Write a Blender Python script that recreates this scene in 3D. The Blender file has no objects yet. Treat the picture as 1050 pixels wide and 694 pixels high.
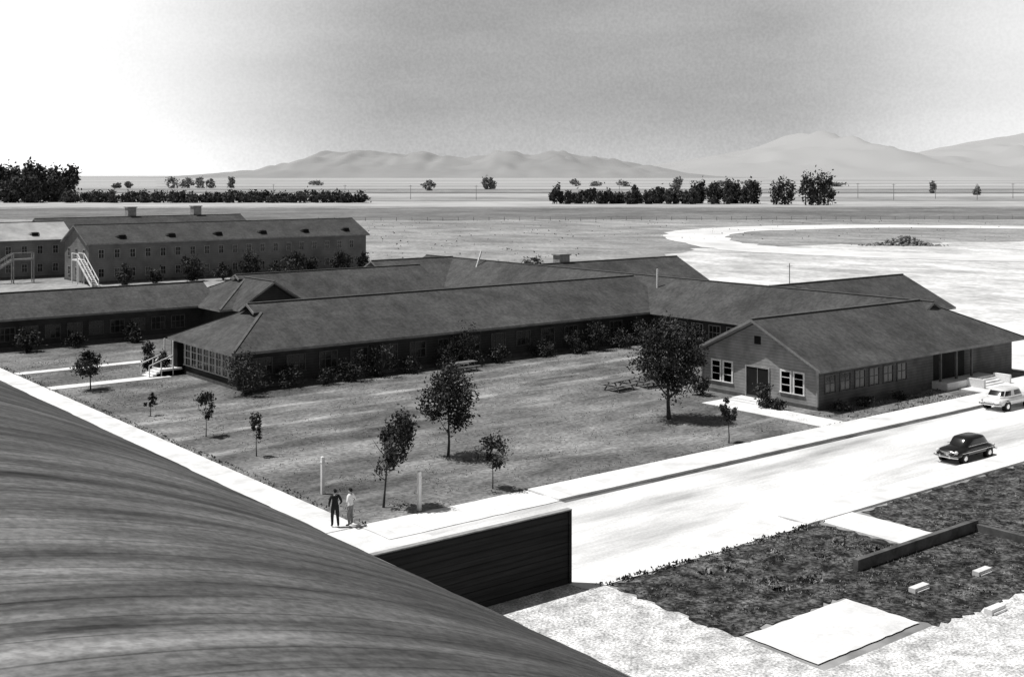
import bpy, math, random
import numpy as np
from mathutils import Vector, Matrix
random.seed(7); rng = np.random.default_rng(7)
S = bpy.context.scene
S.view_settings.view_transform = 'Standard'; S.view_settings.look = 'None'
S.view_settings.exposure = 0
CA, SA = 0.782, 0.623

def grid(e, n):            # camera-aligned grid (right, depth) in metres, mostly from image pixels -> site axes
    return (CA*e + SA*n, -SA*e + CA*n)

# ---------------------------------------------------------------- materials
def M(name, lo, hi, s=1.0, det=5, stretch=(1, 1, 1), s2=None, a2=.3, rough=.9, bump=0.0,
      boards=None, con=(.35, .65), spec=.2, rot=0.0, bands=None, bdist=.05, fine=None, grad=None, fst=(1, 1, 1)):
    m = bpy.data.materials.new(name); m.use_nodes = True
    nt = m.node_tree; N = nt.nodes; L = nt.links
    b = N['Principled BSDF']
    b.inputs['Roughness'].default_value = rough
    b.inputs['Specular IOR Level'].default_value = spec
    tc = N.new('ShaderNodeTexCoord')
    def noise(sc, st, d=det):
        mp = N.new('ShaderNodeMapping'); mp.inputs['Scale'].default_value = st
        mp.inputs['Rotation'].default_value = (0, 0, rot)
        L.new(tc.outputs['Object'], mp.inputs['Vector'])
        n = N.new('ShaderNodeTexNoise'); n.inputs['Scale'].default_value = sc
        n.inputs['Detail'].default_value = d; n.inputs['Roughness'].default_value = .65
        L.new(mp.outputs[0], n.inputs['Vector']); return n.outputs['Fac']
    def mr(x, a, bb, c, d, sm=False):
        r = N.new('ShaderNodeMapRange')
        if sm: r.interpolation_type = 'SMOOTHSTEP'
        L.new(x, r.inputs[0])
        for i, k in enumerate((a, bb, c, d)): r.inputs[1+i].default_value = k
        return r.outputs[0]
    def mt(op, x, y):
        q = N.new('ShaderNodeMath'); q.operation = op
        for i, k in enumerate((x, y)):
            if k is None: continue
            if isinstance(k, (int, float)): q.inputs[i].default_value = k
            else: L.new(k, q.inputs[i])
        return q.outputs[0]
    n1 = noise(s, stretch)
    v = mr(n1, con[0], con[1], lo, hi)
    if s2: v = mt('MULTIPLY', v, mr(noise(s2, (1, 1, 1), 3), .3, .7, 1-a2, 1+a2))
    if fine: v = mt('MULTIPLY', v, mr(noise(fine[0], fst, 2), .35, .65, 1-fine[1], 1+fine[1]))
    if bands or boards or grad:
        sep = N.new('ShaderNodeSeparateXYZ'); L.new(tc.outputs['Object'], sep.inputs[0])
    if bands:               # worn tracks crossing the lawn at given y
        wob = mr(noise(.06, (1, 1, 1), 2), 0, 1, -2.4, 2.4)
        brk = mr(noise(.7, (.3, 1, 1), 5), .4, .66, 0, 1)
        yy = mt('ADD', sep.outputs[1], wob)
        for (c, w, amt) in bands:
            d = mt('ABSOLUTE', mt('SUBTRACT', yy, c), None)
            v = mt('ADD', v, mt('MULTIPLY', mr(d, w*.2, w*1.5, amt, 0, True), brk))
    if boards:
        ax, per, dark, wid = boards
        fr = mt('FRACT', mt('DIVIDE', sep.outputs[ax], per), None)
        v = mt('MULTIPLY', v, mr(mt('LESS_THAN', fr, wid), 0, 1, 1, 1-dark))
    if grad:
        v = mt('MULTIPLY', v, mr(sep.outputs[grad[0]], grad[1], grad[2], grad[3], grad[4], True))
    cb = N.new('ShaderNodeCombineColor')
    for i in range(3): L.new(v, cb.inputs[i])
    L.new(cb.outputs[0], b.inputs['Base Color'])
    if bump:
        bp = N.new('ShaderNodeBump'); bp.inputs['Strength'].default_value = bump
        bp.inputs['Distance'].default_value = bdist
        L.new(n1, bp.inputs['Height']); L.new(bp.outputs[0], b.inputs['Normal'])
    return m

ground_m = M('dry_ground', .17, .32, s=.1, s2=.014, a2=.28, det=7, stretch=(1, .6, 1), rot=.67, fine=(.9, .25))
lawn_m = M('mown_dry_grass', .07, .2, s=.3, stretch=(.5, 1, 1), s2=.1, a2=.5, det=9, bump=.35, fine=(3.5, .35),
           bands=[(71.5, .5, .25), (74.2, .35, .13), (77.2, .45, .2), (62.5, 1.6, .1), (56, .4, .08), (66.5, .5, .12), (80.5, .4, .12), (52.6, .3, .08)])
lawn2_m = M('rough_grass', .07, .22, s=.4, s2=.09, a2=.4, det=7, fine=(4, .35))
conc_m = M('concrete', .58, .74, s=.6, s2=.15, a2=.1, det=6, bump=.1, fine=(6, .06))
walk_m = M('concrete_walk', .58, .76, s=.8, s2=.2, a2=.1, det=6, boards=(0, 1.5, .2, .025))
walkb_m = M('concrete_walk_b', .55, .74, s=.8, s2=.2, a2=.12, det=6, boards=(1, 1.5, .2, .025))
road_m = M('worn_pavement', .24, .72, s=.3, stretch=(.16, 1, 1), s2=.06, a2=.22, det=9, fine=(7, .08), con=(.28, .56))
gutter_shade_m = M('gutter_shade', .02, .14, s=.7, stretch=(.4, 1, 1))  # kerb shadow put into a dark gutter colour
gravel_m = M('gravel', .3, .72, s=1.2, s2=.25, a2=.12, det=9, bump=.3, fine=(10, .45))
pave_m = M('side_strip', .36, .6, s=.7, stretch=(1, .3, 1), s2=.2, a2=.2, det=7, fine=(8, .25))
soil_m = M('dark_weedy_soil', .008, .13, s=1.5, s2=.3, a2=.55, det=10, bump=1, fine=(6, .6), con=(.4, .7), bdist=.15)
dirt_m = M('pale_dirt', .34, .66, s=.14, s2=.03, a2=.25, det=8, fine=(.8, .18), stretch=(1, .6, 1), rot=.67)
track_m = M('pale_track', .5, .7, s=.1, s2=.03, a2=.1, det=6)
dfield_m = M('dark_field', .1, .2, s=.02, s2=.1, a2=.25, det=6, fine=(.5, .2))
mfield_m = M('mid_field', .19, .32, s=.02, s2=.1, a2=.2, det=6)
pfield_m = M('pale_field', .3, .42, s=.01, s2=.05, a2=.15, det=6)
far_m = M('hazy_plain', .28, .42, s=.0022, stretch=(.25, 1, 1), s2=.0006, a2=.1, det=7, rot=-.67)  # distance haze put into the pale base colour, likewise for hills and mountains
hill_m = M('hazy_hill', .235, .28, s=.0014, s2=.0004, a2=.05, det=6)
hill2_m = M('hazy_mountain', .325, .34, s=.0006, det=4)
def roofmat(n, ax): return M(n, .044, .078, s=.5, s2=.08, a2=.22, det=8, bump=.15, fine=(3.2, .22), rough=.85, boards=(ax, .95, .13, .08))
roof_m = roofmat('asphalt_roofing', 0); roofq_m = roofmat('asphalt_roofing_cross', 1)
roofb_m = M('asphalt_shingle_old', .045, .07, s=.4, s2=.08, a2=.2, det=6, fine=(2.5, .2))
roofpale_m = M('pale_roofing', .26, .4, s=.4, s2=.08, a2=.15)
fascia_m = M('fascia_board', .14, .24, s=1)
cap_m = M('ridge_cap', .075, .12, s=1.5)
wall_m = M('stained_siding', .035, .06, s=.6, s2=.2, a2=.25, boards=(2, .22, .45, .18))
wallL_m = M('sunlit_siding', .2, .3, s=.8, s2=.2, a2=.18, boards=(2, .22, .3, .18))  # lighter siding copy, sunlight on the front put into its colour
wallS_m = M('shaded_side_siding', .07, .11, s=.8, s2=.2, a2=.2, boards=(2, .22, .35, .18))  # darker siding copy, shade of the side walls put into its colour
wallB_m = M('barracks_siding', .13, .2, s=.5, s2=.1, a2=.18, boards=(2, .3, .25, .18))
trim_m = M('white_trim', .6, .75, s=2)
trimd_m = M('grey_trim', .2, .32, s=2)
trimw_m = M('dull_window_trim', .07, .12, s=2)
dark_m = M('dark_interior', .006, .012, s=1)
fence_m = M('creosoted_boards', .010, .024, s=1.2, stretch=(.3, 1, 6), boards=(2, .24, .7, .1), rough=.8)
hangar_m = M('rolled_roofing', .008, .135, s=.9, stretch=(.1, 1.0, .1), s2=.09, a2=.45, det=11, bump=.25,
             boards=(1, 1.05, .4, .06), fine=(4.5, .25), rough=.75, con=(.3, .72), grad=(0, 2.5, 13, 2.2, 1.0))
bark_m = M('bark', .03, .07, s=9, stretch=(1, 1, .3))
leaf_ms = [M('foliage_dark', .012, .024, s=3), M('foliage_mid', .026, .045, s=3), M('foliage_light', .055, .1, s=3)]
dry_ms = [M('weeds_dark', .012, .03, s=3), M('weeds_mid', .06, .11, s=3), M('weeds_dry', .2, .34, s=3)]
ftree_ms = [M('far_foliage_dark', .035, .05, s=.3), M('far_foliage_mid', .045, .065, s=.3), M('far_foliage_light', .06, .09, s=.3)]
htree_ms = [M('hazy_foliage', .16, .2, s=.1), M('hazy_foliage_mid', .18, .23, s=.1), M('hazy_foliage_light', .2, .26, s=.1)]  # far trees with distance haze put into their leaf colours
wood_m = M('weathered_wood', .1, .2, s=5, stretch=(.3, 1, 1))
rock_m = M('broken_concrete', .1, .36, s=1.5)
skin_m = M('skin', .3, .36, s=8, rough=.6)
suit_m = M('dark_suit_cloth', .012, .022, s=20)
shirt_m = M('white_shirt_cloth', .6, .7, s=20)
trou_m = M('grey_trouser_cloth', .14, .2, s=20)
hair_m = M('dark_hair', .01, .02, s=40)
shoe_m = M('shoe_leather', .01, .02, s=10, rough=.4)
glass_m = bpy.data.materials.new('window_glass'); glass_m.use_nodes = True
g = glass_m.node_tree.nodes['Principled BSDF']
g.inputs['Base Color'].default_value = (.015, .015, .015, 1); g.inputs['Roughness'].default_value = .15
def paint(name, c, r=.25, met=0):
    m = M(name, c*.92, c*1.05, s=3, rough=r, spec=.5)
    m.node_tree.nodes['Principled BSDF'].inputs['Metallic'].default_value = met
    return m
blackp_m = paint('black_car_paint', .012, .18); whitep_m = paint('cream_car_paint', .62, .25)
chrome_m = paint('chrome', .7, .2, 1); tire_m = paint('tyre_rubber', .015, .8)

# ---------------------------------------------------------------- mesh helpers
class MB:
    def __init__(s): s.v = []; s.f = []; s.m = []
    def poly(s, pts, m=0):
        i = len(s.v); s.v += [tuple(p) for p in pts]; s.f.append(tuple(range(i, i+len(pts)))); s.m.append(m)
    def box(s, x0, x1, y0, y1, z0, z1, m=0):
        i = len(s.v)
        s.v += [(x0,y0,z0),(x1,y0,z0),(x1,y1,z0),(x0,y1,z0),(x0,y0,z1),(x1,y0,z1),(x1,y1,z1),(x0,y1,z1)]
        for q in ((0,3,2,1),(4,5,6,7),(0,1,5,4),(1,2,6,5),(2,3,7,6),(3,0,4,7)):
            s.f.append(tuple(i+k for k in q)); s.m.append(m)
    def beam(s, a, b, w, h, m=0):
        a = Vector(a); b = Vector(b); d = (b-a).normalized()
        up = Vector((0,0,1)) if abs(d.z) < .95 else Vector((1,0,0))
        sd = d.cross(up).normalized()*w/2; u2 = sd.cross(d).normalized()*h/2
        i = len(s.v)
        for e in (a, b):
            for (k, l) in ((-1,-1),(1,-1),(1,1),(-1,1)): s.v.append(tuple(e+sd*k+u2*l))
        for q in ((0,1,2,3),(7,6,5,4),(0,4,5,1),(1,5,6,2),(2,6,7,3),(3,7,4,0)):
            s.f.append(tuple(i+k for k in q)); s.m.append(m)
    def tube(s, pts, rad, n=7, m=0):
        pts = [Vector(p) for p in pts]; i0 = len(s.v)
        for k, p in enumerate(pts):
            d = (pts[min(k+1, len(pts)-1)]-pts[max(k-1, 0)]).normalized()
            up = Vector((0,1,0)) if abs(d.y) < .9 else Vector((1,0,0))
            a = d.cross(up).normalized(); b = d.cross(a)
            for j in range(n):
                t = 2*math.pi*j/n
                s.v.append(tuple(p+(a*math.cos(t)+b*math.sin(t))*rad[k]))
        for k in range(len(pts)-1):
            for j in range(n):
                s.f.append((i0+k*n+j, i0+k*n+(j+1)%n, i0+(k+1)*n+(j+1)%n, i0+(k+1)*n+j)); s.m.append(m)
        s.f.append(tuple(i0+j for j in range(n))); s.m.append(m)
        s.f.append(tuple(i0+(len(pts)-1)*n+j for j in range(n))); s.m.append(m)
    def ell(s, c, r, m=0, nu=12, nv=8):
        i0 = len(s.v)
        for a in range(nv+1):
            ph = math.pi*a/nv
            for b in range(nu):
                t = 2*math.pi*b/nu
                s.v.append((c[0]+r[0]*math.sin(ph)*math.cos(t), c[1]+r[1]*math.sin(ph)*math.sin(t), c[2]+r[2]*math.cos(ph)))
        for a in range(nv):
            for b in range(nu):
                s.f.append((i0+a*nu+b, i0+a*nu+(b+1)%nu, i0+(a+1)*nu+(b+1)%nu, i0+(a+1)*nu+b)); s.m.append(m)
    def leaves(s, C, size, ms, up=False, aspect=.55):
        n = len(C); C = np.asarray(C)
        size = np.asarray(size).reshape(-1, 1)*np.ones((n, 1))
        a = rng.normal(size=(n, 3))
        if up: a[:, 2] = np.abs(a[:, 2])+1.2
        a /= np.linalg.norm(a, axis=1, keepdims=True)
        b = rng.normal(size=(n, 3)); b = np.cross(a, b); b /= np.linalg.norm(b, axis=1, keepdims=True)
        A = a*size; B = b*size*aspect
        V = np.stack([C-A*(0 if up else 1), C+B, C+A, C-B], 1).reshape(-1, 3)
        i = len(s.v); s.v += [tuple(x) for x in V.tolist()]
        s.f += [(i+4*k, i+4*k+1, i+4*k+2, i+4*k+3) for k in range(n)]
        s.m += [int(k) for k in ms]
    def build(s, name, mats, parent=None, loc=(0,0,0), smooth=False, rotz=0, keep=False):
        me = bpy.data.meshes.new(name)
        vs = s.v if keep else [(x-loc[0], y-loc[1], z-loc[2]) for x, y, z in s.v]
        me.from_pydata(vs, [], s.f)
        for m in mats: me.materials.append(m)
        me.polygons.foreach_set('material_index', s.m)
        if smooth: me.polygons.foreach_set('use_smooth', [True]*len(s.f))
        me.update()
        o = bpy.data.objects.new(name, me); S.collection.objects.link(o)
        o.location = loc; o.rotation_euler = (0, 0, rotz)
        if parent:
            o.parent = parent
            o.matrix_parent_inverse = Matrix.Translation(parent.location).inverted()
        return o

def group(name, loc):
    e = bpy.data.objects.new(name, None); e.location = loc; e.empty_display_size = .5
    S.collection.objects.link(e); return e

def sheet(name, pts, z, mat):
    b = MB(); b.poly([(x, y, z) for x, y in pts]); return b.build(name, [mat])
def rect(name, p0, p1, q0, q1, z, mat): return sheet(name, [(p0,q0),(p1,q0),(p1,q1),(p0,q1)], z, mat)
def wavy(pts, amp, step):
    out = []
    for i in range(len(pts)):
        a = Vector(pts[i]); b = Vector(pts[(i+1) % len(pts)]); n = max(1, int((b-a).length/step))
        for k in range(n):
            c = a+(b-a)*k/n
            out.append((c.x+(random.uniform(-amp, amp) if k else 0), c.y+(random.uniform(-amp, amp) if k else 0)))
    return out

# ---------------------------------------------------------------- buildings
def roof(b, p0, p1, q0, q1, ze, zr, axis='p', e0='gable', e1='gable', th=.2, t=.6):
    if axis == 'p': l0, l1, c0, c1 = p0, p1, q0, q1; T = lambda l, c, z: (l, c, z)
    else: l0, l1, c0, c1 = q0, q1, p0, p1; T = lambda l, c, z: (c, l, z)
    cm = (c0+c1)/2; hw = (c1-c0)/2; zt = ze+t*(zr-ze)
    def end(l, sg, kind, c, s):
        if kind == 'gable': return [(l, c, ze), (l, cm, zr)]
        if kind == 'hip': return [(l, c, ze), (l+sg*hw, cm, zr)]
        return [(l, c, ze), (l+sg*t*hw, c+s*t*hw, zt), (l+sg*t*hw, cm, zr)]
    polys = []
    for c, s in ((c0, 1), (c1, -1)):
        polys.append(end(l0, 1, e0, c, s)+end(l1, -1, e1, c, s)[::-1])
    rl = []
    for l, sg, k in ((l0, 1, e0), (l1, -1, e1)):
        rl.append(l+sg*{'gable': .05, 'hip': hw, 'dutch': t*hw-.6}[k])
        if k == 'hip':
            polys.append([(l, c0, ze), (l, c1, ze), (l+sg*hw, cm, zr)])
            for c in (c0, c1): b.beam(T(l, c, ze+.03), T(l+sg*hw, cm, zr+.03), .22, .05, 3)
        if k == 'dutch':
            L = l+sg*t*hw
            polys.append([(l, c0, ze), (l, c1, ze), (L, c1-t*hw, zt), (L, c0+t*hw, zt)])
            b.poly([T(L, c0+t*hw, zt), T(L, c1-t*hw, zt), T(L, cm, zr)], 2)
            L2 = L-sg*.7
            for c, cc in ((c0, c0+t*hw), (c1, c1-t*hw)):
                b.poly([T(L, cc, zt+.02), T(L, cm, zr+.02), T(L2, cm, zr+.02), T(L2, cc, zt+.02)], 0)
                b.beam(T(L2, cc, zt-.05), T(L2, cm, zr-.05), .06, .2, 1)
                b.beam(T(l, c, ze+.03), T(L, cc, zt+.03), .22, .05, 3)
    b.beam(T(rl[0], cm, zr+.04), T(rl[1], cm, zr+.04), .26, .06, 3)
    for pl in polys:
        b.poly([T(*x) for x in pl], 0); b.poly([T(x[0], x[1], x[2]-th) for x in pl], 1)
    def fas(a, c): b.poly([T(*a), T(*c), T(c[0], c[1], c[2]-th), T(a[0], a[1], a[2]-th)], 1)
    for c in (c0, c1): fas((l0, c, ze), (l1, c, ze))
    for l, k in ((l0, e0), (l1, e1)):
        if k == 'gable': fas((l, c0, ze), (l, cm, zr)); fas((l, c1, ze), (l, cm, zr))
        else: fas((l, c0, ze), (l, c1, ze))
def walls(b, p0, p1, q0, q1, z1, m=0, z0=-.2): b.box(p0, p1, q0, q1, z0, z1, m)
def gablewall(b, fixed, c0, c1, z0, zr, axis, m=0, d=.12):
    cm = (c0+c1)/2
    for s in (-d/2, d/2):
        if axis == 'p': b.poly([(fixed+s, c0, z0), (fixed+s, c1, z0), (fixed+s, cm, zr)], m)
        else: b.poly([(c0, fixed+s, z0), (c1, fixed+s, z0), (cm, fixed+s, zr)], m)
def feat(b, side, wallc, a0, a1, z0, z1, d, m):
    if side == '-q': b.box(a0, a1, wallc-d, wallc+.05, z0, z1, m)
    elif side == '+q': b.box(a0, a1, wallc-.05, wallc+d, z0, z1, m)
    elif side == '-p': b.box(wallc-d, wallc+.05, a0, a1, z0, z1, m)
    else: b.box(wallc-.05, wallc+d, a0, a1, z0, z1, m)
def window(b, side, wc, ac, z0, w, h, nx=2, nz=2, fm=0, gm=1, fw=.09):
    a0, a1 = ac-w/2, ac+w/2; z1 = z0+h
    feat(b, side, wc, a0, a0+fw, z0, z1, .07, fm); feat(b, side, wc, a1-fw, a1, z0, z1, .07, fm)
    feat(b, side, wc, a0+fw, a1-fw, z1-fw, z1, .068, fm); feat(b, side, wc, a0-.05, a1+.05, z0-.06, z0, .12, fm)
    feat(b, side, wc, a0+fw, a1-fw, z0, z1-fw, .02, gm)
    for i in range(1, nx):
        c = a0+w*i/nx; feat(b, side, wc, c-.025, c+.025, z0, z1-fw, .045, fm)
    for i in range(1, nz):
        c = z0+h*i/nz; feat(b, side, wc, a0+fw, a1-fw, c-.025, c+.025, .05, fm)

def wing(name, p0, p1, q0, q1, axis='p', e0='gable', e1='gable', ze=3.0, zr=6.0, ov=.8, wm=None, rm=None, wins=(), t=.6,
         fm=None, front=None):
    g = group(name, ((p0+p1)/2, (q0+q1)/2, 0))
    b = MB(); roof(b, p0, p1, q0, q1, ze, zr, axis, e0, e1, t=t)
    b.build('roof', [rm or (roof_m if axis == 'p' else roofq_m), fascia_m, dark_m, cap_m], g)
    b = MB(); walls(b, p0+ov, p1-ov, q0+ov, q1-ov, ze+.08)
    for k, e in ((0, e0), (1, e1)):
        if e == 'gable':
            if axis == 'p': gablewall(b, (p0+ov+.06, p1-ov-.06)[k], q0+ov, q1-ov, ze+.05, zr-.3, 'p')
            else: gablewall(b, (q0+ov+.06, q1-ov-.06)[k], p0+ov, p1-ov, ze+.05, zr-.3, 'q')
    b.box(p0+ov-.06, p1-ov+.06, q0+ov-.06, q1-ov+.06, -.2, .3, 1)
    b.build('walls', [wm or wall_m, trimw_m], g)
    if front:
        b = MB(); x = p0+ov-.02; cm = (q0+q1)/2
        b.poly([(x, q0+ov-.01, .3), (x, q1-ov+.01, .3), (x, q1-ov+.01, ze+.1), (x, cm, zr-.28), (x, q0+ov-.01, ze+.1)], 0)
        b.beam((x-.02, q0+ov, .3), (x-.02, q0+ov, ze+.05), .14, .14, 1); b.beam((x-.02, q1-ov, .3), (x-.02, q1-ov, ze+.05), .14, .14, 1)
        b.build('sunlit_front_layer', [front, trimd_m], g)  # thin layer added to carry the lighter, sunlit siding colour
    b = MB()
    for (side, a0, a1, step, z0, w, h, nx, nz) in wins:
        wc = {'-q': q0+ov, '+q': q1-ov, '-p': p0+ov, '+p': p1-ov}[side]
        a = a0
        while a <= a1+1e-6: window(b, side, wc, a, z0, w, h, nx, nz); a += step
    if b.v: b.build('windows', [fm or trimw_m, glass_m], g)
    return g

G = wing('long_ward_building', 39.7, 88, 83.8, 96.2, 'p', 'dutch', 'gable', t=.78,
     wins=[('-q', 42.6, 82, 2.9, 1.05, 1.7, 1.35, 3, 2)])
b = MB()
for i in range(9): window(b, '-p', 40.5, 85.5+i*1.18, .85, 1.1, 1.75, 2, 3)
b.build('sun_porch_windows', [trim_m, glass_m], G)
b = MB()
for i in range(4): b.box(38.6-.3*i-.3, 40.2, 94.3, 96.0, -.05, .62-.15*i-.01*i, 0)
for qq in (94.3, 96.05):
    b.beam((37.4, qq, 1.0), (39.4, qq, 1.7), .08, .08, 1)
    for k in (0, .5, 1): b.beam((37.4+2*k, qq, 0), (37.4+2*k, qq, 1.0+.7*k), .08, .08, 1)
    b.beam((39.4, qq, .6), (39.4, qq, 2.9), .1, .1, 1)
b.box(39.9, 40.46, 94.6, 95.8, .62, 2.7, 2)
b.build('entrance_stair', [conc_m, trim_m, dark_m], G)
G = wing('connecting_corridor_building', 84.2, 95.4, 56, 131, 'q', 'gable', 'gable', zr=5.95,
     wins=[('-p', 65, 82, 2.2, 1.0, 1.5, 1.4, 3, 2)], fm=trimd_m)
b = MB(); b.tube([(88, 86.5, 4.0), (88, 86.5, 6.9)], [.11, .1], 8, 0); b.build('vent_pipe', [trim_m], G)
b = MB(); b.tube([(87.7, 118, 3.4), (89.3, 118.2, 7.1)], [.12, .11], 8, 0); b.build('leaning_vent_pipe', [trim_m], G)
b = MB(); b.tube([(93, 73.6, 5.0), (93, 73.6, 8.0)], [.05, .04], 8, 0); b.beam((92.6, 73.6, 7.7), (93.4, 73.6, 7.7), .04, .04, 0); b.build('aerial_mast', [trimd_m], G)
b = MB(); b.box(93.5, 95.1, 108.2, 109.4, 4, 6.9, 0); b.box(93.35, 95.25, 108.05, 109.55, 6.9, 7.05, 0); b.build('chimney', [trimd_m], G)
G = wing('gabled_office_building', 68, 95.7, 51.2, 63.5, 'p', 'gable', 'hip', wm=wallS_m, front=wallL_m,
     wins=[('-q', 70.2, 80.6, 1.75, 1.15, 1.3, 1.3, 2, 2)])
b = MB()
for c in (53.6, 54.75, 60.2, 61.35): window(b, '-p', 68.8, c, .95, 1.02, 1.6, 1, 3, fw=.13)
b.build('front_windows', [trim_m, glass_m], G)
b = MB()
feat(b, '-p', 68.8, 56.2, 56.32, 0, 2.5, .08, 1); feat(b, '-p', 68.8, 58.38, 58.5, 0, 2.5, .08, 1)
feat(b, '-p', 68.8, 56.32, 58.38, 2.38, 2.5, .078, 1); feat(b, '-p', 68.8, 56.32, 58.38, 0, 2.38, .03, 0)
feat(b, '-p', 68.8, 57.33, 57.37, 0, 2.38, .05, 1)
feat(b, '-p', 68.8, 57.05, 57.65, 4.1, 4.7, .04, 0)
b.box(67.6, 68.7, 55.9, 58.8, -.05, .16, 3); b.box(67.1, 67.6, 55.9, 58.8, -.05, .08, 3)
b.build('double_door', [dark_m, trimd_m, trimd_m, conc_m], G)
b = MB()
feat(b, '-q', 52.0, 83.2, 87.6, .6, 2.85, .012, 0)
for x in (83.2, 85.4, 87.6): b.box(x-.08, x+.08, 51.3, 51.46, .55, 2.8, 1)
b.box(82.9, 89.6, 50.6, 51.93, -.1, .6, 2)
for i in range(4): b.box(86.0, 89.4, 50.6-.32*(i+1), 50.6-.32*i, -.1, .46-.14*i, 2)
for x in (85.8, 89.6): b.box(x-.12, x+.12, 49.2, 50.6, -.1, .75, 2)
b.build('side_porch', [dark_m, trimw_m, conc_m], G)
wing('rear_ward_building', 90, 112, 67.4, 79.8, zr=5.97, wins=[('-q', 98, 110, 2.9, 1, 1.6, 1.3, 3, 2)])
wing('rear_ward_building', 90, 113.5, 101.8, 114.2, zr=6.03)
wing('rear_ward_building', 77.6, 90, 119, 131.4, zr=6.05)
G = wing('small_ward_building', 51.6, 80, 111.8, 124.2, 'p', 'dutch', 'gable', t=.85, zr=5.9, wins=[('-q', 63, 76, 2.6, 1, 1.5, 1.3, 3, 2)])
b = MB(); roof(b, 53.0, 61.2, 110.6, 117.5, 3.05, 5.65, 'q', 'gable', 'gable')
gablewall(b, 111.3, 53.6, 60.6, 3.0, 5.35, 'q', 2); b.build('front_gable', [roofq_m, fascia_m, wall_m, cap_m], G)
wing('corridor_building', 2, 54, 117, 125.4, zr=5.1, ov=.5, wins=[('-q', 16, 50, 2.1, .9, 1.5, 1.3, 3, 2)])
def barracks(name, p0, p1, q0, q1, rm, stair=True):
    ov = .5
    g = wing(name, p0, p1, q0, q1, ze=6.1, zr=8.8, ov=ov, wm=wallB_m, rm=rm, fm=trimd_m,
        wins=[('-q', p0+2.4, p1-2, 2.45, 1.0, .95, 1.3, 2, 2), ('-q', p0+2.4, p1-2, 2.45, 3.9, .95, 1.3, 2, 2),
              ('-p', q0+2.5, q1-2, 3.4, 3.9, 1, 1.3, 2, 2), ('-p', q0+2.5, q1-2, 3.4, 1, 1, 1.3, 2, 2)])
    b = MB(); n = int((p1-p0)/8)
    for i in range(n):
        x = p0+6+i*8; y = q0+1.9; z = 6.1+1.9/((q1-q0)/2)*2.7
        b.ell((x, y, z+.05), (.9, .55, .5), 0, 10, 6); b.box(x-.5, x+.5, y-.62, y-.35, z-.2, z+.32, 1)
    b.build('roof_vents', [rm, dark_m], g)
    if stair:
        b = MB(); x = p0+ov-.8
        for s in (-.5, .5):
            b.beam((x+s, q0-4.6, 0), (x+s, q0+1.6, 3.6), .1, .3, 0); b.beam((x+s, q0-4.6, 1.0), (x+s, q0+1.6, 4.6), .1, .1, 0)
            b.beam((x+s, q0+1.6, 4.6), (x+s, q0+4.2, 4.6), .1, .1, 0); b.beam((x+s, q0+1.6, 3.6), (x+s, q0+4.2, 3.6), .1, .2, 0)
            for k in range(5):
                b.beam((x+s, q0-4.6+6.2*k/4, 3.6*k/4), (x+s, q0-4.6+6.2*k/4, 1+3.6*k/4), .08, .08, 0)
            for y in (q0+1.7, q0+4.1): b.beam((x+s, y, 0), (x+s, y, 4.6), .14, .14, 0)
        for k in range(16): b.box(x-.5, x+.5, q0-4.5+.39*k, q0-4.2+.39*k, .2+.225*k, .25+.225*k, 0)
        b.box(x-.45, x+.45, q0+1.7, q0+4.1, 3.62, 3.7, 0)
        b.build('outside_stair', [trim_m], g)
    return g
barracks('two_storey_barracks', 62, 112, 181, 193, roofb_m)
barracks('two_storey_barracks', 14, 66, 198, 210, roofpale_m)
G = barracks('two_storey_barracks', 66, 106, 214, 226, roofb_m, False)
b = MB()
for x, y in ((84, 221), (97, 221)): b.box(x-.8, x+.8, y-.8, y+.8, 7.5, 10.4, 0); b.box(x-.95, x+.95, y-.95, y+.95, 10.4, 10.6, 0)
b.build('chimneys', [trimd_m], G)
b = MB(); g = group('outside_stairway', (54, 190, 0))
for s in (0, 1.0):
    b.beam((48+0, 190+s, 0), (54, 190+s, 3.6), .12, .3, 0); b.beam((48, 190+s, 1), (54, 190+s, 4.6), .1, .1, 0)
    b.beam((54, 190+s, 3.6), (57, 190+s, 3.6), .1, .25, 0); b.beam((54, 190+s, 4.6), (57, 190+s, 4.6), .1, .1, 0)
    for k in range(7): b.beam((48+k, 190+s, .6*k), (48+k, 190+s, 1+.6*k), .08, .08, 0)
    for x in (54, 57): b.beam((x, 190+s, 0), (x, 190+s, 4.6), .14, .14, 0)
for k in range(15): b.box(48.2+.39*k, 48.5+.39*k, 190, 191, .2+.235*k, .25+.235*k, 0)
b.box(54.1, 57, 190, 191, 3.62, 3.7, 0); b.build('stair_frame', [trimd_m], g)

# near warehouse with arched roof
g = group('arched_roof_warehouse', (0, 45, 0))
b = MB(); R = 40.9; ztop = 4+R-math.sqrt(R*R-20.9**2); n = 48; nq = 240; q0, q1 = -14, 106
idx = {}
for i in range(n+1):
    p = -20.9+41.8*i/n; z = ztop-R+math.sqrt(R*R-p*p)
    for j in range(nq+1):
        idx[i, j] = len(b.v); q = q0+(q1-q0)*j/nq
        b.v.append((p, q, z+.02*math.sin(q*1.7+.3*p)+.015*math.sin(q*.53)+.012*math.sin(q*5.9+.2*p)))
for i in range(n):
    for j in range(nq):
        b.f.append((idx[i,j], idx[i+1,j], idx[i+1,j+1], idx[i,j+1])); b.m.append(0)
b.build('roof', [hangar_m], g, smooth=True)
b = MB()
for s in (-1, 1): b.box(s*20.9-.08, s*20.9+.08, q0, q1, 3.7, 3.95, 0)
b.build('eave_trim', [fascia_m], g)
b = MB(); b.box(-20.4, 20.4, q0+.3, q1-.3, -.2, 3.9, 0)
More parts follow.
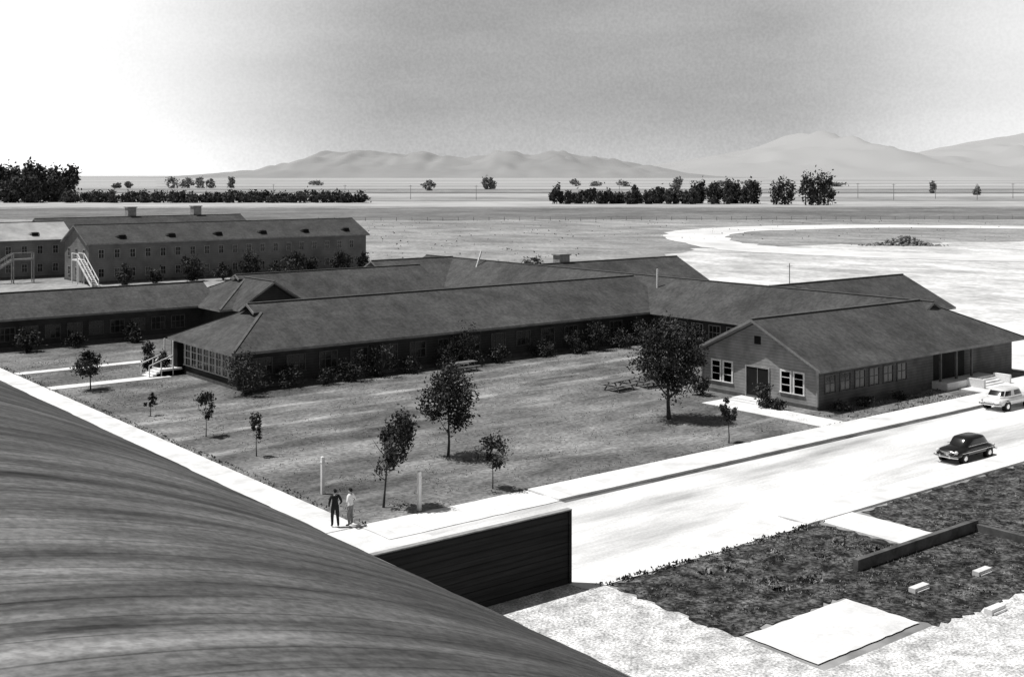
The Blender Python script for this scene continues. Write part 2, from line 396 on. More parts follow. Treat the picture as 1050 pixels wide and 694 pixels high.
for q in (q0+.28, q1-.28):
    pts = [(-20.4+40.8*i/20, q) for i in range(21)]
    b.poly([(-20.4, q, 3.8)]+[(p, q, ztop-R+math.sqrt(R*R-p*p)-.08) for p, q in pts]+[(20.4, q, 3.8)], 0)
b.build('walls', [wall_m], g)

# board fence
g = group('board_fence', (26, 36.3, 0)); b = MB()
for k in range(12): b.box(20.6, 31.8, 36.27+.012*(k % 2), 36.38, .02+.243*k, .255+.243*k, 0)
b.box(31.81, 31.95, 36.22, 36.44, -.1, 2.98, 0)
for k in range(5): b.box(21+2.6*k, 21.14+2.6*k, 36.385, 36.52, -.1, 2.9, 0)
b.box(20.6, 31.95, 36.2, 36.46, 2.985, 3.03, 1)
b.build('boards', [fence_m, trimd_m], g)

# ---------------------------------------------------------------- ground & paving
b = MB(); N = 64; R0 = 60000
b.poly([(R0*math.cos(2*math.pi*i/N), R0*math.sin(2*math.pi*i/N), 0) for i in range(N)]); b.build('ground', [ground_m])
rect('lawn', 29.3, 84.9, 48.2, 116.9, .03, lawn_m)
rect('side_lawn', 66.6, 84, 48.25, 51.9, .035, lawn2_m)
rect('back_grass', 5, 29.2, 106.2, 117.4, .02, lawn2_m)
def slab(name, p0, p1, q0, q1, h, mat):
    b = MB(); b.box(p0, p1, q0, q1, -.2, h, 0); return b.build(name, [mat])
slab('sidewalk', 39.5, 130, 45.75, 48.25, .14, walk_m)
sheet('sidewalk', wavy([(29.3, 45.7), (39.49, 45.75), (39.49, 48.4), (29.3, 48.4)], .04, .8), .04, walk_m)
slab('sidewalk', 26.3, 29.35, 48.3, 125, .05, walkb_m)
slab('sidewalk', 46, 130, 35.3, 37.1, .10, walk_m)
sheet('sidewalk', wavy([(32.0, 35.2), (45.99, 35.3), (45.99, 37.3), (31.5, 37.3)], .08, .5), .03, conc_m)
rect('road', 31.0, 180, 37.0, 45.76, .012, road_m)
rect('gutter_shade_strip', 39.6, 95, 45.40, 45.75, .02, gutter_shade_m)  # dark strip that thickens the kerb's shadow line
rect('paved_yard', 20.9, 31.2, 36.4, 48.3, .016, conc_m)
rect('gravel_yard', 15, 32.9, -5, 36.3, .010, gravel_m)
rect('gravel_lot', 32.9, 80, -5, 24.6, .010, gravel_m)
rect('paved_strip', 20.9, 26.28, 48.25, 125, .014, pave_m)
slab('concrete_path', 29.45, 39.0, 93.6, 95.0, .07, conc_m)
slab('concrete_path', 29.45, 52, 102.4, 103.6, .06, conc_m)
slab('concrete_path', 64.6, 67.05, 48.3, 59, .06, conc_m)
slab('forecourt', 84.2, 130, 48.3, 50.4, .09, conc_m)
rect('parking_apron', 95.9, 140, 50.45, 70, .06, conc_m)
sheet('weedy_plot', wavy([(32.8, 28.4), (33.0, 35.1), (46.6, 35.1), (46.8, 30.4), (49.6, 30.4), (49.8, 35.1), (80, 35.1), (80, 24.4), (39.4, 24.4), (39.2, 28.4)], .2, .3), .036, soil_m)
sheet('concrete_pad', wavy([(33.1, 25.0), (39.1, 25.0), (39.1, 28.2), (33.1, 28.2)], .03, .3), .05, conc_m)
slab('concrete_path', 46.9, 49.4, 30.5, 35.28, .05, walk_m)
b = MB(); b.box(42.2, 51.5, 29.85, 30.1, -.1, .5, 0); b.box(51.25, 51.5, 24, 29.84, -.1, .35, 0); b.build('low_foundation_wall', [M('old_concrete', .05, .13, s=1.2)])
for (p, q) in ((42.2, 27.0), (42.4, 23.9), (46, 26.5), (46.4, 23.6)):
    b = MB(); b.box(p-.5, p+.5, q-.15, q+.15, -.05, .22, 0); b.box(p-.4, p+.4, q-.22, q+.22, -.05, .1, 0)
    b.build('concrete_footing', [conc_m])

# distant fields
def gp(name, pts, z, mat, amp=0, step=40): sheet(name, [grid(*p) for p in (wavy(pts, amp, step) if amp else pts)], z, mat)
gp('pale_dirt_field', [(28, 140), (52, 125), (90, 118), (230, 100), (420, 260), (330, 340), (95, 290), (40, 268), (18, 215)], .035, dirt_m, 5, 6)
gp('dark_field', [(-700, 470), (-60, 440), (420, 462), (1300, 480), (1300, 640), (-120, 600), (-700, 560)], .05, dfield_m, 5, 18)
gp('pale_field', [(-1200, 600), (200, 625), (1500, 690), (1500, 780), (-1200, 740)], .08, pfield_m, 3, 30)
gp('mid_field', [(-1500, 745), (1600, 790), (1600, 905), (-1500, 900)], .1, mfield_m)
gp('pale_field', [(-1800, 905), (1800, 910), (1800, 1080), (-1800, 1090)], .12, pfield_m)
gp('dark_field', [(-900, 1095), (350, 1095), (700, 1085), (700, 1160), (-900, 1200)], .14, dfield_m)
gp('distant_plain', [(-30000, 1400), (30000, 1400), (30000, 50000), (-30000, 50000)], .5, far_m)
for nn, w, c in ((1700, 90, mfield_m), (2300, 160, mfield_m), (3600, 200, mfield_m)):
    gp('mid_field', [(-.3*nn, nn), (.45*nn, nn*1.01), (.45*nn, nn+w), (-.3*nn, nn+w*.6)], .7, c)
outer = [(175, 385), (120, 398), (80, 386), (52, 360), (41, 325), (42, 285), (52, 255), (85, 232), (140, 215)]
inner = [(175, 360), (122, 374), (88, 362), (66, 342), (57, 318), (57, 290), (66, 268), (90, 250), (142, 236)]
b = MB()
def cr(pts, n=6):
    out = []
    for i in range(len(pts)-1):
        p0, p1, p2, p3 = [np.array(pts[max(0, min(len(pts)-1, i+k))], float) for k in (-1, 0, 1, 2)]
        for k in range(n):
            t = k/n; out.append(.5*((2*p1)+(-p0+p2)*t+(2*p0-5*p1+4*p2-p3)*t*t+(-p0+3*p1-3*p2+p3)*t**3)+rng.normal(size=2)*.8)
    out.append(np.array(pts[-1], float)); return out
O, I = cr(outer), cr(inner)
for k in range(len(O)-1): b.poly([(*grid(*x), .09) for x in (O[k], O[k+1], I[k+1], I[k])])
b.build('dirt_track', [track_m])
b = MB(); c = grid(92, 280)
for i in range(380):
    r = abs(random.gauss(0, 1)); a = random.uniform(0, 6.28)
    x = c[0]+r*5*math.cos(a)*.782; y = c[1]+r*5*math.cos(a)*-.623+r*1.6*math.sin(a); z = max(0, 2.3*math.exp(-r*r*.9))*random.random()
    s = random.uniform(.15, .65); i0 = len(b.v)
    b.ell((x, y, z), (s, s*.8, s*.6), 0, 5, 3)
    for k in range(i0, len(b.v)): b.v[k] = tuple(t+random.uniform(-.12, .12) for t in b.v[k])
b.build('rubble_heap', [rock_m])

# hills: broad, softly rolling
def hill(name, pts, dist, depth, mat, seed, rough=.05):
    r = np.random.default_rng(seed); b = MB(); nx, ny = 260, 16
    xs = np.linspace(pts[0][0], pts[-1][0], nx)
    hh = np.interp(xs, [p[0] for p in pts], [p[1] for p in pts])
    kern = np.hanning(15); kern /= kern.sum(); hh = np.convolve(hh, kern, 'same')
    def sm(m, a):
        v = np.interp(xs, np.linspace(xs[0], xs[-1], m), r.normal(size=m))*a; return np.convolve(v, np.hanning(7)/np.hanning(7).sum(), 'same')
    ro = sm(40, rough)+sm(90, rough*.5)
    for j in range(ny):
        t = j/(ny-1); k = math.sin(t*math.pi/2)
        j2 = sm(60, .10*math.sin(t*math.pi))
        for i in range(nx):
            b.v.append((*grid(xs[i], dist+depth*t), max(0, hh[i]*(1+ro[i])*(k+j2[i]))-2))
    for j in range(ny-1):
        for i in range(nx-1):
            a = j*nx+i; b.f.append((a, a+1, a+nx+1, a+nx)); b.m.append(0)
    b.build(name, [mat], smooth=True)
k = 9800/1223
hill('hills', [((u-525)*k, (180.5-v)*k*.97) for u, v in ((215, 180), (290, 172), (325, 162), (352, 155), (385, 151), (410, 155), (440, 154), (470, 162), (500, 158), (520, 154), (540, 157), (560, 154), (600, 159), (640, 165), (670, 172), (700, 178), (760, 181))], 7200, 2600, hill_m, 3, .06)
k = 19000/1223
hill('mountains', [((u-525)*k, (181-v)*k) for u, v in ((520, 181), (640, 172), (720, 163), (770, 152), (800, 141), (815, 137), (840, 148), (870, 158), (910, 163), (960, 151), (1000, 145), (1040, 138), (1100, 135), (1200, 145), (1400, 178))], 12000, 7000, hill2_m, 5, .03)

# ---------------------------------------------------------------- vegetation
def crown(b, c, r, nclump, nleaf, size, mi=(0, 1, 2), clr=.33, lean=(0, 0)):
    C = []; m = []
    for i in range(nclump):
        while True:
            d = rng.uniform(-1, 1, 3)
            if .15 < np.linalg.norm(d) < 1: break
        f = 1-.35*max(0, d[2])
        cc = np.array([c[0]+d[0]*r[0]*f+lean[0]*(d[2]+1), c[1]+d[1]*r[1]*f+lean[1]*(d[2]+1), c[2]+d[2]*r[2]])
        k = int(nleaf/nclump*rng.uniform(.4, 1.6)); cr_ = clr*rng.uniform(.6, 1.3)
        C.append(cc+rng.normal(size=(k, 3))*np.array([r[0], r[1], r[2]*.8])*cr_*.55)
        sh = rng.choice([0, 0, 1, 1, 2])
        m += [mi[int(x)] for x in np.clip(sh+rng.choice([-1, 0, 0, 1], k), 0, 2)]
    C = np.concatenate(C); C[:, 2] = np.maximum(C[:, 2], .05)
    b.leaves(C, size*rng.uniform(.6, 1.4, len(C)), m)
def tree(name, p, q, h, w, cb, leaves=2600, size=.11, trunk=.09, clumps=34, lean=(0, 0)):
    b = MB(); x = y = 0
    pts = [(0, 0, -.1)]; rr = [trunk*1.25]
    for i in range(1, 6):
        z = h*.75*i/5; x += random.uniform(-.05, .05)*h*.2+lean[0]*.15; y += random.uniform(-.05, .05)*h*.2+lean[1]*.15
        pts.append((x, y, z)); rr.append(trunk*(1-.16*i))
    b.tube(pts, rr, 8, 3)
    for i in range(9):
        t = random.uniform(cb/h*.9, .68); z = t*h; a = random.uniform(0, 6.28); l = w*.5*random.uniform(.5, .95)
        base = Vector((x*t, y*t, z)); tip = base+Vector((math.cos(a)*l, math.sin(a)*l, l*random.uniform(.5, 1.2)))
        mid = (base+tip)/2+Vector((0, 0, -.08*l))
        b.tube([base, mid, tip], [trunk*.5, trunk*.32, trunk*.12], 6, 3)
    crown(b, (x*.5, y*.5, (h+cb)/2), (w/2*.9, w/2*.9, (h-cb)/2*.92), clumps, leaves, size, lean=lean)
    return b.build(name, leaf_ms+[bark_m], loc=(p, q, 0), keep=True)
tree('round_young_tree', 31.8, 91.9, 3.1, 2.4, 1.0, 2400, .09, .06, 30)
tree('sapling', 31.8, 70.9, 2.9, 1.5, 1.1, 900, .08, .035, 14)
tree('sapling', 31.9, 64.1, 3.1, .9, 1.1, 700, .07, .035, 12)
tree('young_tree', 31.9, 50.3, 4.9, 1.9, 1.5, 3400, .085, .06, 26, (.33, -.24))
tree('young_tree', 40.7, 57.1, 5.5, 3.6, 1.5, 5600, .09, .08, 48)
tree('sapling', 38.3, 49.7, 2.9, 2.0, 1.1, 1100, .08, .035, 16)
tree('shade_tree', 58.6, 56.5, 6.8, 5.0, 1.5, 10500, .1, .14, 66)
tree('sapling', 56.3, 49.2, 2.8, 1.1, 1.3, 900, .08, .04, 12)
tree('sapling', 31.6, 79.5, 1.7, .9, .5, 400, .08, .03, 8)

def shrub(p, q, h, w, n=900, name='shrub', size=.09, d=None):
    b = MB(); d = d or w
    for i in range(4):
        a = i*1.6; b.tube([(0, 0, -.05), (math.cos(a)*w*.2, math.sin(a)*w*.2, h*.5)], [.04, .02], 5, 3)
    crown(b, (0, 0, h*.5), (w/2*.85, d/2*.85, h*.5), 20, n, size, clr=.4)
    b.build(name, leaf_ms+[bark_m], loc=(p, q, 0), keep=True)
x = 41.2
shrub(40.2, 82.6, 3.1, 3.4, 2400)
for (dx, h, w) in ((3.0, 2.0, 2.8), (2.9, 1.3, 2.2), (2.7, 2.5, 2.6), (2.6, 2.9, 3.0), (3.0, 1.3, 2.0), (3.6, 2.4, 2.6), (2.4, 3.4, 2.9), (3.4, 1.7, 2.4),
                   (5.2, 1.5, 2.4), (3.4, 2.2, 2.6), (2.8, 3.0, 2.9), (3.0, 1.8, 2.6), (2.9, 2.8, 3)):
    x += dx; shrub(x, 83.1+random.uniform(-.4, .3), h, w, int(470*h))
for (p, q, h, w) in ((82.6, 80, 1.8, 2.2), (82.9, 76.5, 2.3, 2.3), (82.6, 69, 2.0, 2.2), (66.9, 61.2, 1.9, 1.7), (66.9, 55.2, 1.6, 1.7), (67.0, 54.0, .9, 1.2),
                     (70, 50.9, .7, 1.6), (73, 50.9, .8, 1.8), (77, 50.9, .6, 1.5), (39, 95.6, 2.0, 1.3), (38.6, 97.6, 2.4, 1.6)):
    shrub(p, q, h, w, int(650*h))
for (p, q, h, w) in ((24, 115.4, 2.6, 2.4), (34, 115.4, 2.4, 2.4), (38.5, 115.6, 1.5, 2), (44, 115.5, 1.8, 2.1), (50, 110.5, 1.7, 2), (53, 109.6, 1.4, 2.2), (62, 109.6, 1.5, 2), (66, 110, 1.3, 2)):
    shrub(p, q, h, w, int(420*h), size=.13)
for (p, h, w) in ((66, 3.2, 3), (71, 2.2, 2.6), (77, 4.0, 4.2), (81.5, 2.4, 3), (86.5, 4.4, 4.2), (90.5, 2.2, 2.8), (94.5, 4.2, 4.4), (98, 3, 3), (103, 3.6, 3.6), (108, 3, 3)):
    shrub(p, 176.5+random.uniform(-1.5, 1), h, w, int(340*h), size=.2)
shrub(126, 152, 3.0, 4.5, 900, size=.2); shrub(131, 151, 2.0, 3, 500, size=.2)

def multi(name, parts, mats):
    b = MB()
    for (n, reg, hgt, ms, clus, sd) in parts:
        P = np.stack([rng.uniform(reg[0], reg[1], n), rng.uniform(reg[2], reg[3], n), np.full(n, .03)], 1)
        if clus:
            cc = np.stack([rng.uniform(reg[0], reg[1], clus), rng.uniform(reg[2], reg[3], clus)], 1)
            P[:, :2] = cc[rng.integers(0, clus, n)]+rng.normal(size=(n, 2))*sd
            ok = (P[:, 0] > reg[0]) & (P[:, 0] < reg[1]) & (P[:, 1] > reg[2]) & (P[:, 1] < reg[3]); P = P[ok]
        b.leaves(P, hgt*rng.uniform(.4, 1.5, len(P)), rng.choice(ms, len(P)), up=True, aspect=.5)
    b.build(name, mats)
multi('weeds', [(4200, (33, 46.5, 28.6, 35), .06, [0, 1, 2, 2], 200, .22), (2200, (50, 76, 25, 35), .07, [0, 1, 2, 2], 120, .3), (2000, (39.6, 51, 24.6, 29.7), .06, [0, 1, 2], 90, .25),
                (900, (32.6, 47, 34.9, 35.5), .09, [0, 0, 1], 60, .2), (400, (36, 46, 30, 34), .14, [0, 2], 12, .2)], dry_ms)
multi('grass_tufts', [(6000, (29.8, 67, 48.4, 82.5), .055, [0, 1, 1, 2], 600, .4), (1500, (67, 83, 64, 82.5), .06, [0, 1, 2], 100, .5), (2000, (29.6, 39, 83, 112), .06, [0, 1, 1, 2], 160, .5),
                      (900, (67, 83, 48.4, 51.5), .1, [0, 1, 2], 80, .3), (900, (29.3, 29.9, 48.5, 110), .09, [0, 1, 1], 0, 0), (1100, (39, 84, 48.2, 48.6), .08, [0, 1, 1], 0, 0)], dry_ms)
b = MB(); P = []
for i in range(900):
    n_ = 10**random.uniform(math.log10(200), math.log10(440)); e = random.uniform(-.16, .45)*n_
    if e > 15 and n_ < 300: continue
    P.append((*grid(e, n_), .1))
P = np.array(P); b.leaves(P, .2*rng.uniform(.4, 1.7, len(P)), rng.choice([1, 1, 2], len(P)), up=True, aspect=1); b.build('field_scrub', dry_ms)

def mass(name, items, mats, size, per=220, clr=.5):
    b = MB()
    for (e, n, h, w) in items:
        c = grid(e, n); b.tube([(c[0], c[1], -.3), (c[0], c[1], h*.5)], [w*.04+.15, .1], 5, 0)
        crown(b, (c[0], c[1], h*.5), (w/2*.85, w/2*.85, h*.48), 14, per, size, clr=clr)
    b.build(name, mats)
D = 690; kk = D/1223
items = []
for u in np.arange(582, 668, 4): items.append(((u-525)*kk, D+random.uniform(-12, 12), random.uniform(5.5, 8.5), random.uniform(4, 6)))
for u in np.arange(668, 712, 4): items.append(((u-525)*kk, D+random.uniform(-12, 12), random.uniform(7.5, 10.5), random.uniform(5, 7)))
for u in np.arange(715, 778, 4): items.append(((u-525)*kk, D+random.uniform(-12, 12), random.uniform(10, 14), random.uniform(6, 8)))
items += [((571-525)*kk, D, 13, 4.5), ((567-525)*kk, D, 8, 4), ((576-525)*kk, D, 7, 4), ((650-525)*kk, D, 11, 6)]
for u in (788, 794, 800): items.append(((u-525)*kk, D-20, 15, 8))
for u in (813, 819, 825, 831, 835): items.append(((u-525)*kk, D-30, 16.5, 8.5))
mass('distant_tree_row', items, ftree_ms, .8, 480)
items = [((u-525)*(720/1223), 720+random.uniform(-8, 8), random.uniform(4.8, 7.4), random.uniform(6, 9)) for u in np.arange(66, 374, 4.5)]
mass('distant_hedge_row', items, ftree_ms, .8, 300, .6)
items = [((u-525)*(745/1223), 745+random.uniform(-15, 15), random.uniform(20, 25), random.uniform(11, 14)) for u in np.arange(-30, 68, 6)]
items += [((u-525)*(725/1223), 715, random.uniform(12, 18), 10) for u in (14, 22, 36, 42)]
mass('distant_eucalyptus_grove', items, ftree_ms, 1.2, 850)
items = [((u-525)*(nn/1223), nn, h*nn/1223, w*nn/1223) for (u, nn, h, w) in ((440, 1300, 12, 11), (498, 1400, 12, 9), (504, 1400, 12, 8), (693, 1400, 14, 12), (205, 1500, 12, 12), (192, 1500, 12, 14), (178, 1500, 11, 14), (215, 1500, 9, 10),
         (132, 1500, 9, 7), (237, 1500, 12, 8), (957, 1100, 12, 6), (1002, 1000, 8, 6), (640, 1700, 6, 16), (590, 1800, 7, 12), (740, 1700, 6, 12), (610, 1800, 5, 14), (860, 1700, 5, 20), (770, 1800, 6, 20), (120, 1500, 5, 9), (325, 1900, 5, 16))]
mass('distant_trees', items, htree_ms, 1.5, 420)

for (e, n, h) in [(-.085*820, 820, 10), (-.14*840, 840, 10), (-.03*800, 800, 10), (.26*800, 800, 11), (.29*860, 860, 11), (.32*800, 800, 11), (.355*840, 840, 11), (.39*800, 800, 11), (.42*850, 850, 11), (.09*900, 900, 10), (-.2*900, 900, 10)]:
    c = grid(e, n); b = MB(); b.tube([(0, 0, -.5), (0, 0, h)], [.22, .15], 6)
    b.beam((-.9, .7, h-.8), (.9, -.7, h-.8), .15, .2)
    b.build('utility_pole', [trimd_m], loc=(c[0], c[1], 0), keep=True)
b = MB()
for i in range(90):
    e = -70+i*5.6; c = grid(e, 436+.06*e); b.box(c[0]-.08, c[0]+.08, c[1]-.08, c[1]+.08, -.1, 1.4, 0)
for z in (.5, 1.0, 1.3): b.beam((*grid(-70, 431.8), z), (*grid(434, 462), z), .03, .03, 0)
b.build('field_fence', [trimd_m])

# ---------------------------------------------------------------- small things
for (p, q, h) in ((30.8, 54.4, 2.0), (33.0, 48.75, 2.0)):
    b = MB(); b.box(-.08, .08, -.08, .08, -.1, h-.06, 0)
    i = len(b.v); b.v += [(-.08,-.08,h-.06),(.08,-.08,h-.06),(.08,.08,h-.06),(-.08,.08,h-.06),(0,0,h)]
    for f in ((0,1,4),(1,2,4),(2,3,4),(3,0,4)): b.f.append(tuple(i+k for k in f)); b.m.append(0)
    b.box(-.1, .1, -.1, .1, h-.35, h-.3, 0)
    b.build('white_post', [trim_m], loc=(p, q, 0), keep=True)
def table(p, q, rot):
    b = MB()
    for k in range(5): b.box(-1.2, 1.2, -.4+.165*k, -.4+.165*k+.15, .72, .765, 0)
    for s in (-1, 1):
        for k in range(2): b.box(-1.2, 1.2, s*.72-.14+.145*k, s*.72-.14+.145*k+.135, .43, .47, 0)
        b.beam((s*.85, -.75, 0), (s*.85, -.25, .71), .08, .09, 0); b.beam((s*.85, .75, 0), (s*.85, .25, .71), .08, .09, 0)
        b.beam((s*.85, -.84, .38), (s*.85, .84, .38), .06, .09, 0)
    b.build('picnic_table', [wood_m], loc=(p, q, .03), rotz=rot, keep=True)
table(63.6, 66.6, .1); table(66.6, 66.2, -.1); table(59.5, 81.2, 0)

def car(name, p, q, rot, mat, L=4.3):
    sc = L/4.9; g = group(name, (p, q, .012)); g.rotation_euler = (0, 0, rot); g.scale = (sc, sc, sc)
    def add(b, nm, mats, sm=False, sub=0):
        o = b.build(nm, mats, keep=True, smooth=sm); o.parent = g
        if sub: md = o.modifiers.new('s', 'SUBSURF'); md.levels = sub; md.render_levels = sub
        return o
    st = [(-2.46,.5,.66,.64),(-2.4,.72,.76,.74),(-2.15,.84,.92,.84),(-1.75,.9,1.03,.92),(-1.3,.9,1.08,.98),(-.8,.88,1.1,1.0),(0,.88,1.1,1.02),(.6,.88,1.1,1.02),(.95,.88,1.1,.98),
          (1.35,.9,1.09,.94),(1.8,.9,1.05,.92),(2.1,.88,.98,.88),(2.3,.82,.9,.82),(2.4,.72,.78,.74),(2.44,.5,.66,.62)]
    b = MB(); n = 0
    for x, w, zc, zf in st:
        lo = .34 if abs(x) < 2.3 else .44
        half = [(0, zc), (w*.35, zc-.01), (w*.56, zc-.05), (w*.66, (zc+zf)/2-.04), (w*.82, zf), (w*.96, zf-.1), (w, .66), (w*.98, .5), (w*.9, lo), (0, lo)]
        ring = half+[(-a, c) for a, c in half[-2:0:-1]]; n = len(ring)
        b.v += [(x, a, c) for a, c in ring]
    for i in range(len(st)-1):
        for j in range(n): b.f.append((i*n+j, i*n+(j+1)%n, (i+1)*n+(j+1)%n, (i+1)*n+j)); b.m.append(0)
    b.f.append(tuple(range(n))[::-1]); b.m.append(0); b.f.append(tuple((len(st)-1)*n+j for j in range(n))); b.m.append(0)
    add(b, 'body', [mat], True, 1)
    b = MB(); nn = 48
    rings = [(-.38,1.56,.79,.96),(-.36,1.48,.77,1.08),(-.34,1.18,.69,1.42),(-.34,1.07,.64,1.50),(-.34,.82,.5,1.56),(-.34,.4,.24,1.58)]
    for cx, a, w, z in rings:
        for j in range(nn):
            t = 2*math.pi*j/nn; c, s_ = math.cos(t), math.sin(t)
            b.v.append((cx+a*math.copysign(abs(c)**.55, c), w*math.copysign(abs(s_)**.42, s_), z))
    post = {5, 12, 18, 29, 35, 42}
    for i in range(len(rings)-1):
        for j in range(nn):
            gl = i == 1 and j not in post
            b.f.append((i*nn+j, i*nn+(j+1)%nn, (i+1)*nn+(j+1)%nn, (i+1)*nn+j)); b.m.append(1 if gl else 0)
    b.f.append(tuple((len(rings)-1)*nn+j for j in range(nn))); b.m.append(0)
    add(b, 'cabin', [mat, glass_m], True)
    b = MB()
    for x in (-1.5, 1.5):
        for s in (-1, 1):
            b.tube([(x, s*.62, .36), (x, s*.892, .36)], [.43, .43], 24, 2)
            b.tube([(x, s*.64, .345), (x, s*.905, .345)], [.35, .35], 24, 0)
            b.tube([(x, s*.905, .345), (x, s*.925, .345), (x, s*.935, .345)], [.2, .17, .05], 16, 1)
    add(b, 'wheels', [tire_m, chrome_m, dark_m])
    b = MB()
    for s in (-1, 1):
        b.tube([(s*2.4, -.88, .5), (s*2.53, -.66, .5), (s*2.57, 0, .5), (s*2.53, .66, .5), (s*2.4, .88, .5)], [.075]*5, 8, 0)
        for k in (-.35, .35): b.ell((s*2.58, k, .53), (.05, .06, .13), 0)
    for k in range(4): b.tube([(2.36, -.5, .6+.06*k), (2.46-.01*k, 0, .6+.06*k), (2.36, .5, .6+.06*k)], [.018]*3, 6, 0)
    for s in (-1, 1):
        b.ell((2.3, s*.68, .8), (.14, .12, .12), 1); b.ell((-2.36, s*.72, .74), (.08, .06, .1), 1)
        b.box(-1.9, 1.9, s*.9-.01, s*.9+.01, .69, .72, 0)
        b.beam((-1.7, s*.80, 1.06), (1.0, s*.80, 1.06), .02, .03, 0)
    add(b, 'bumpers_and_lamps', [chrome_m, trim_m])
car('parked_sedan', 64.1, 37.95, math.pi, blackp_m, 4.2)
car('parked_light_sedan', 80.6, 44.5, 0, whitep_m, 4.6)

# ---------------------------------------------------------------- people
def man(name, p, q, rot, joints, edges, rad, hands, mats, jacket):
    me = bpy.data.meshes.new('sk'); me.from_pydata(joints, edges, []); o = bpy.data.objects.new('sk', me)
    S.collection.objects.link(o); o.modifiers.new('skin', 'SKIN')
    for i, r in enumerate(rad): me.skin_vertices[0].data[i].radius = r
    me.skin_vertices[0].data[0].use_root = True
    sb = o.modifiers.new('sub', 'SUBSURF'); sb.levels = 2
    dg = bpy.context.evaluated_depsgraph_get(); em = bpy.data.meshes.new_from_object(o.evaluated_get(dg))
    b = MB(); b.v = [tuple(v.co) for v in em.vertices]; b.f = [tuple(f.vertices) for f in em.polygons]
    for f in em.polygons:
        c = f.center
        hd = min((c-Vector(h[0])).length for h in hands)
        if c.z > 1.535: m = 2
        elif c.z > 1.48 and abs(c.x) < .07: m = 2
        elif hd < .10 or (not jacket and hd < .28 and abs(c.x) > .19): m = 2
        elif c.z < .10: m = 3
        elif c.z < (.80 if jacket else .98) and hd > .12 and abs(c.x) < .24: m = 1
        else: m = 0
        b.m.append(m)
    bpy.data.objects.remove(o)
    b.ell((0, .0, 1.70), (.083, .1, .075), 4); b.ell((0, -.045, 1.66), (.078, .065, .075), 4)
    b.ell((0, .112, 1.635), (.012, .02, .022), 2, 8, 6)
    for s in (-1, 1):
        b.ell((s*.085, .015, 1.635), (.012, .022, .03), 2, 8, 6); b.ell((s*.032, .1, 1.655), (.012, .008, .008), 3, 8, 6)
    b.box(-.025, .025, .098, .108, 1.592, 1.600, 3)
    for (h, d) in hands:
        h = Vector(h); d = Vector(d).normalized(); s = d.cross(Vector((0, 1, 0))).normalized()
        f2 = s.cross(d)
        b.tube([h-d*.02, h+d*.03, h+d*.075], [.03, .038, .032], 8, 2)
        for k, l in enumerate((.065, .078, .072, .055)):
            r0 = h+d*.07+s*(k-1.5)*.019
            b.tube([r0, r0+d*l*.5+f2*.006, r0+d*l+f2*.022], [.0095, .009, .007], 6, 2)
        b.tube([h+d*.015+s*-.03, h+d*.05-s*.055, h+d*.085-s*.06], [.012, .011, .008], 6, 2)
    b.build(name, mats, loc=(p, q, .055), rotz=rot, smooth=True, keep=True)
E = [(0,1),(1,2),(2,3),(3,4),(4,5),(5,6),(3,7),(7,8),(8,9),(3,10),(10,11),(11,12),(0,13),(13,14),(14,15),(15,16),(0,17),(17,18),(18,19),(19,20)]
Rd = [(.17,.125),(.155,.12),(.185,.13),(.135,.1),(.058,.062),(.075,.085),(.07,.08),(.075,.075),(.055,.055),(.033,.035),(.075,.075),(.055,.055),(.033,.035),
      (.108,.112),(.078,.08),(.058,.06),(.042,.038),(.108,.112),(.078,.08),(.058,.06),(.042,.038)]
J1 = [(0,0,.96),(0,0,1.1),(0,.01,1.3),(0,0,1.42),(0,.005,1.51),(0,.02,1.6),(0,.015,1.69),
      (-.2,0,1.41),(-.28,-.03,1.14),(-.27,.06,.9),(.2,0,1.41),(.31,-.04,1.15),(.25,.14,1.0),
      (-.1,0,.88),(-.12,.06,.49),(-.13,.0,.09),(-.15,.17,.045),(.1,0,.88),(.12,-.02,.49),(.13,-.12,.09),(.15,.05,.045)]
J2 = [(0,0,.96),(0,0,1.1),(0,.01,1.3),(0,0,1.42),(0,.005,1.51),(0,.02,1.6),(0,.015,1.69),
      (-.2,0,1.41),(-.37,-.06,1.2),(-.22,.1,1.03),(.2,0,1.41),(.36,-.06,1.19),(.22,.1,1.02),
      (-.1,0,.88),(-.13,.02,.49),(-.15,-.03,.09),(-.18,.14,.045),(.1,0,.88),(.13,.03,.49),(.16,.0,.09),(.19,.17,.045)]
man('man_in_dark_suit', 28.35, 48.9, -.3, J1, E, Rd, [((-.27,.065,.88),(.02,.12,-1)), ((.24,.16,.98),(-.6,.5,-.4))], [suit_m, suit_m, skin_m, shoe_m, hair_m], True)
man('man_in_white_shirt', 29.0, 48.6, .5, J2, E, Rd, [((-.21,.11,1.02),(.8,.2,-.5)), ((.21,.11,1.01),(-.8,.2,-.5))], [shirt_m, trou_m, skin_m, shoe_m, hair_m], False)

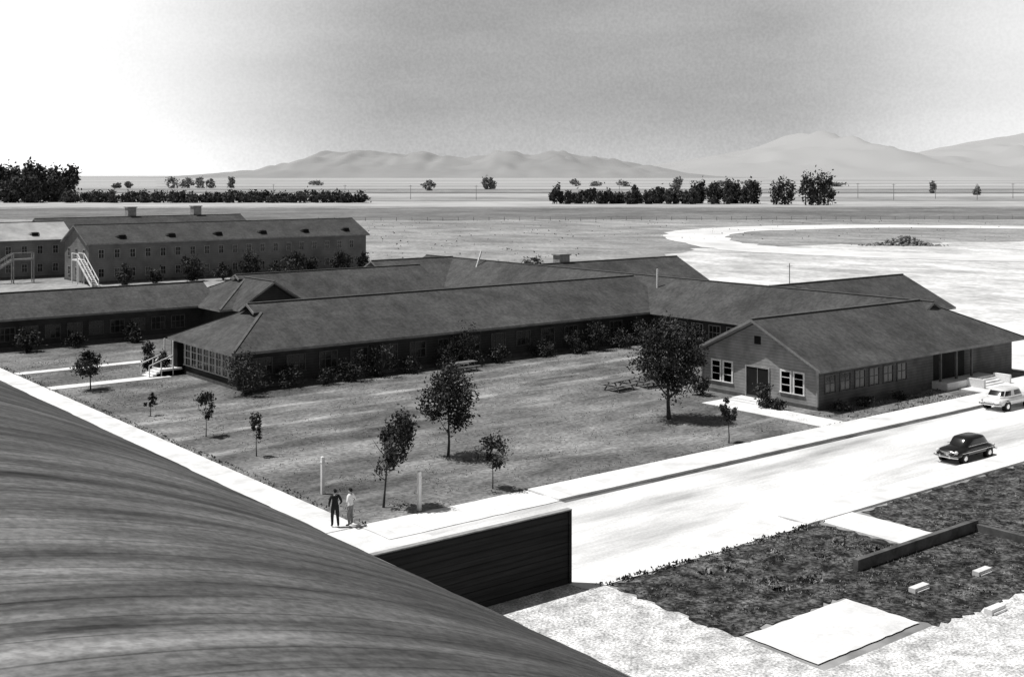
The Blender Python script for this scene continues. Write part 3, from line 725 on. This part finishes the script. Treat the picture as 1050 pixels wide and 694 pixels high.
# ---------------------------------------------------------------- light, sky
sv = Vector((-.30, .32, 1)).normalized()
sd = bpy.data.lights.new('sun', 'SUN'); sd.energy = 5.0; sd.angle = math.radians(.5); sd.color = (1, .99, .975)
so = bpy.data.objects.new('sun', sd); S.collection.objects.link(so); so.location = (0, 0, 80)
so.rotation_euler = sv.to_track_quat('Z', 'Y').to_euler()
W = bpy.data.worlds.new('World'); S.world = W; W.use_nodes = True
nt = W.node_tree; N = nt.nodes; L = nt.links; N.clear()
out = N.new('ShaderNodeOutputWorld'); bg = N.new('ShaderNodeBackground'); L.new(bg.outputs[0], out.inputs[0])
bg.inputs['Strength'].default_value = .06
sk = N.new('ShaderNodeTexSky'); sk.sky_type = 'NISHITA'; sk.sun_disc = False
sk.sun_elevation = math.asin(sv.z); sk.sun_rotation = math.atan2(sv.x, sv.y)
bw = N.new('ShaderNodeRGBToBW'); L.new(sk.outputs[0], bw.inputs[0])
tc = N.new('ShaderNodeTexCoord'); sep = N.new('ShaderNodeSeparateXYZ'); L.new(tc.outputs['Generated'], sep.inputs[0])
def mt(op, *a):
    q = N.new('ShaderNodeMath'); q.operation = op
    for i, k in enumerate(a):
        if isinstance(k, (int, float)): q.inputs[i].default_value = k
        else: L.new(k, q.inputs[i])
    return q.outputs[0]
def mr(x, a, b_, c, d, it='SMOOTHSTEP'):
    r = N.new('ShaderNodeMapRange'); r.interpolation_type = it; L.new(x, r.inputs[0])
    for i, k in enumerate((a, b_, c, d)): r.inputs[1+i].default_value = k
    return r.outputs[0]
z = sep.outputs[2]
side = mt('SUBTRACT', mt('MULTIPLY', sep.outputs[0], CA), mt('MULTIPLY', sep.outputs[1], SA))
mp = N.new('ShaderNodeMapping'); mp.inputs['Scale'].default_value = (2, 2, 9); L.new(tc.outputs['Generated'], mp.inputs[0])
ns = N.new('ShaderNodeTexNoise'); ns.inputs['Scale'].default_value = 2.2; ns.inputs['Detail'].default_value = 7; L.new(mp.outputs[0], ns.inputs['Vector'])
ng = N.new('ShaderNodeTexNoise'); ng.inputs['Scale'].default_value = 420; ng.inputs['Detail'].default_value = 1; L.new(tc.outputs['Generated'], ng.inputs['Vector'])
haze = mr(z, -.005, .06, .60, .41)
haze = mt('MULTIPLY', haze, mr(ns.outputs['Fac'], .3, .7, .88, 1.12, 'LINEAR'))
haze = mt('MULTIPLY', haze, mr(ng.outputs['Fac'], .3, .7, .94, 1.06, 'LINEAR'))
glow = mr(side, -.08, -.36, 0, .66); glow2 = mr(side, .2, .42, 0, .45)
haze = mt('DIVIDE', mt('ADD', haze, mt('ADD', glow, glow2)), .06)
f = mr(z, .14, .3, 0, 1)
val = mt('ADD', mt('MULTIPLY', haze, mt('SUBTRACT', 1, f)), mt('MULTIPLY', bw.outputs[0], f))
L.new(val, bg.inputs['Color'])

cd = bpy.data.cameras.new('camera'); co = bpy.data.objects.new('camera', cd); S.collection.objects.link(co)
co.location = (0, 0, 16.5); co.rotation_euler = (math.radians(90), 0, -math.atan2(SA, CA))
cd.sensor_width = 36; cd.lens = 36*1223/1050; cd.shift_y = -167/1050
cd.clip_start = .5; cd.clip_end = 100000
S.camera = co
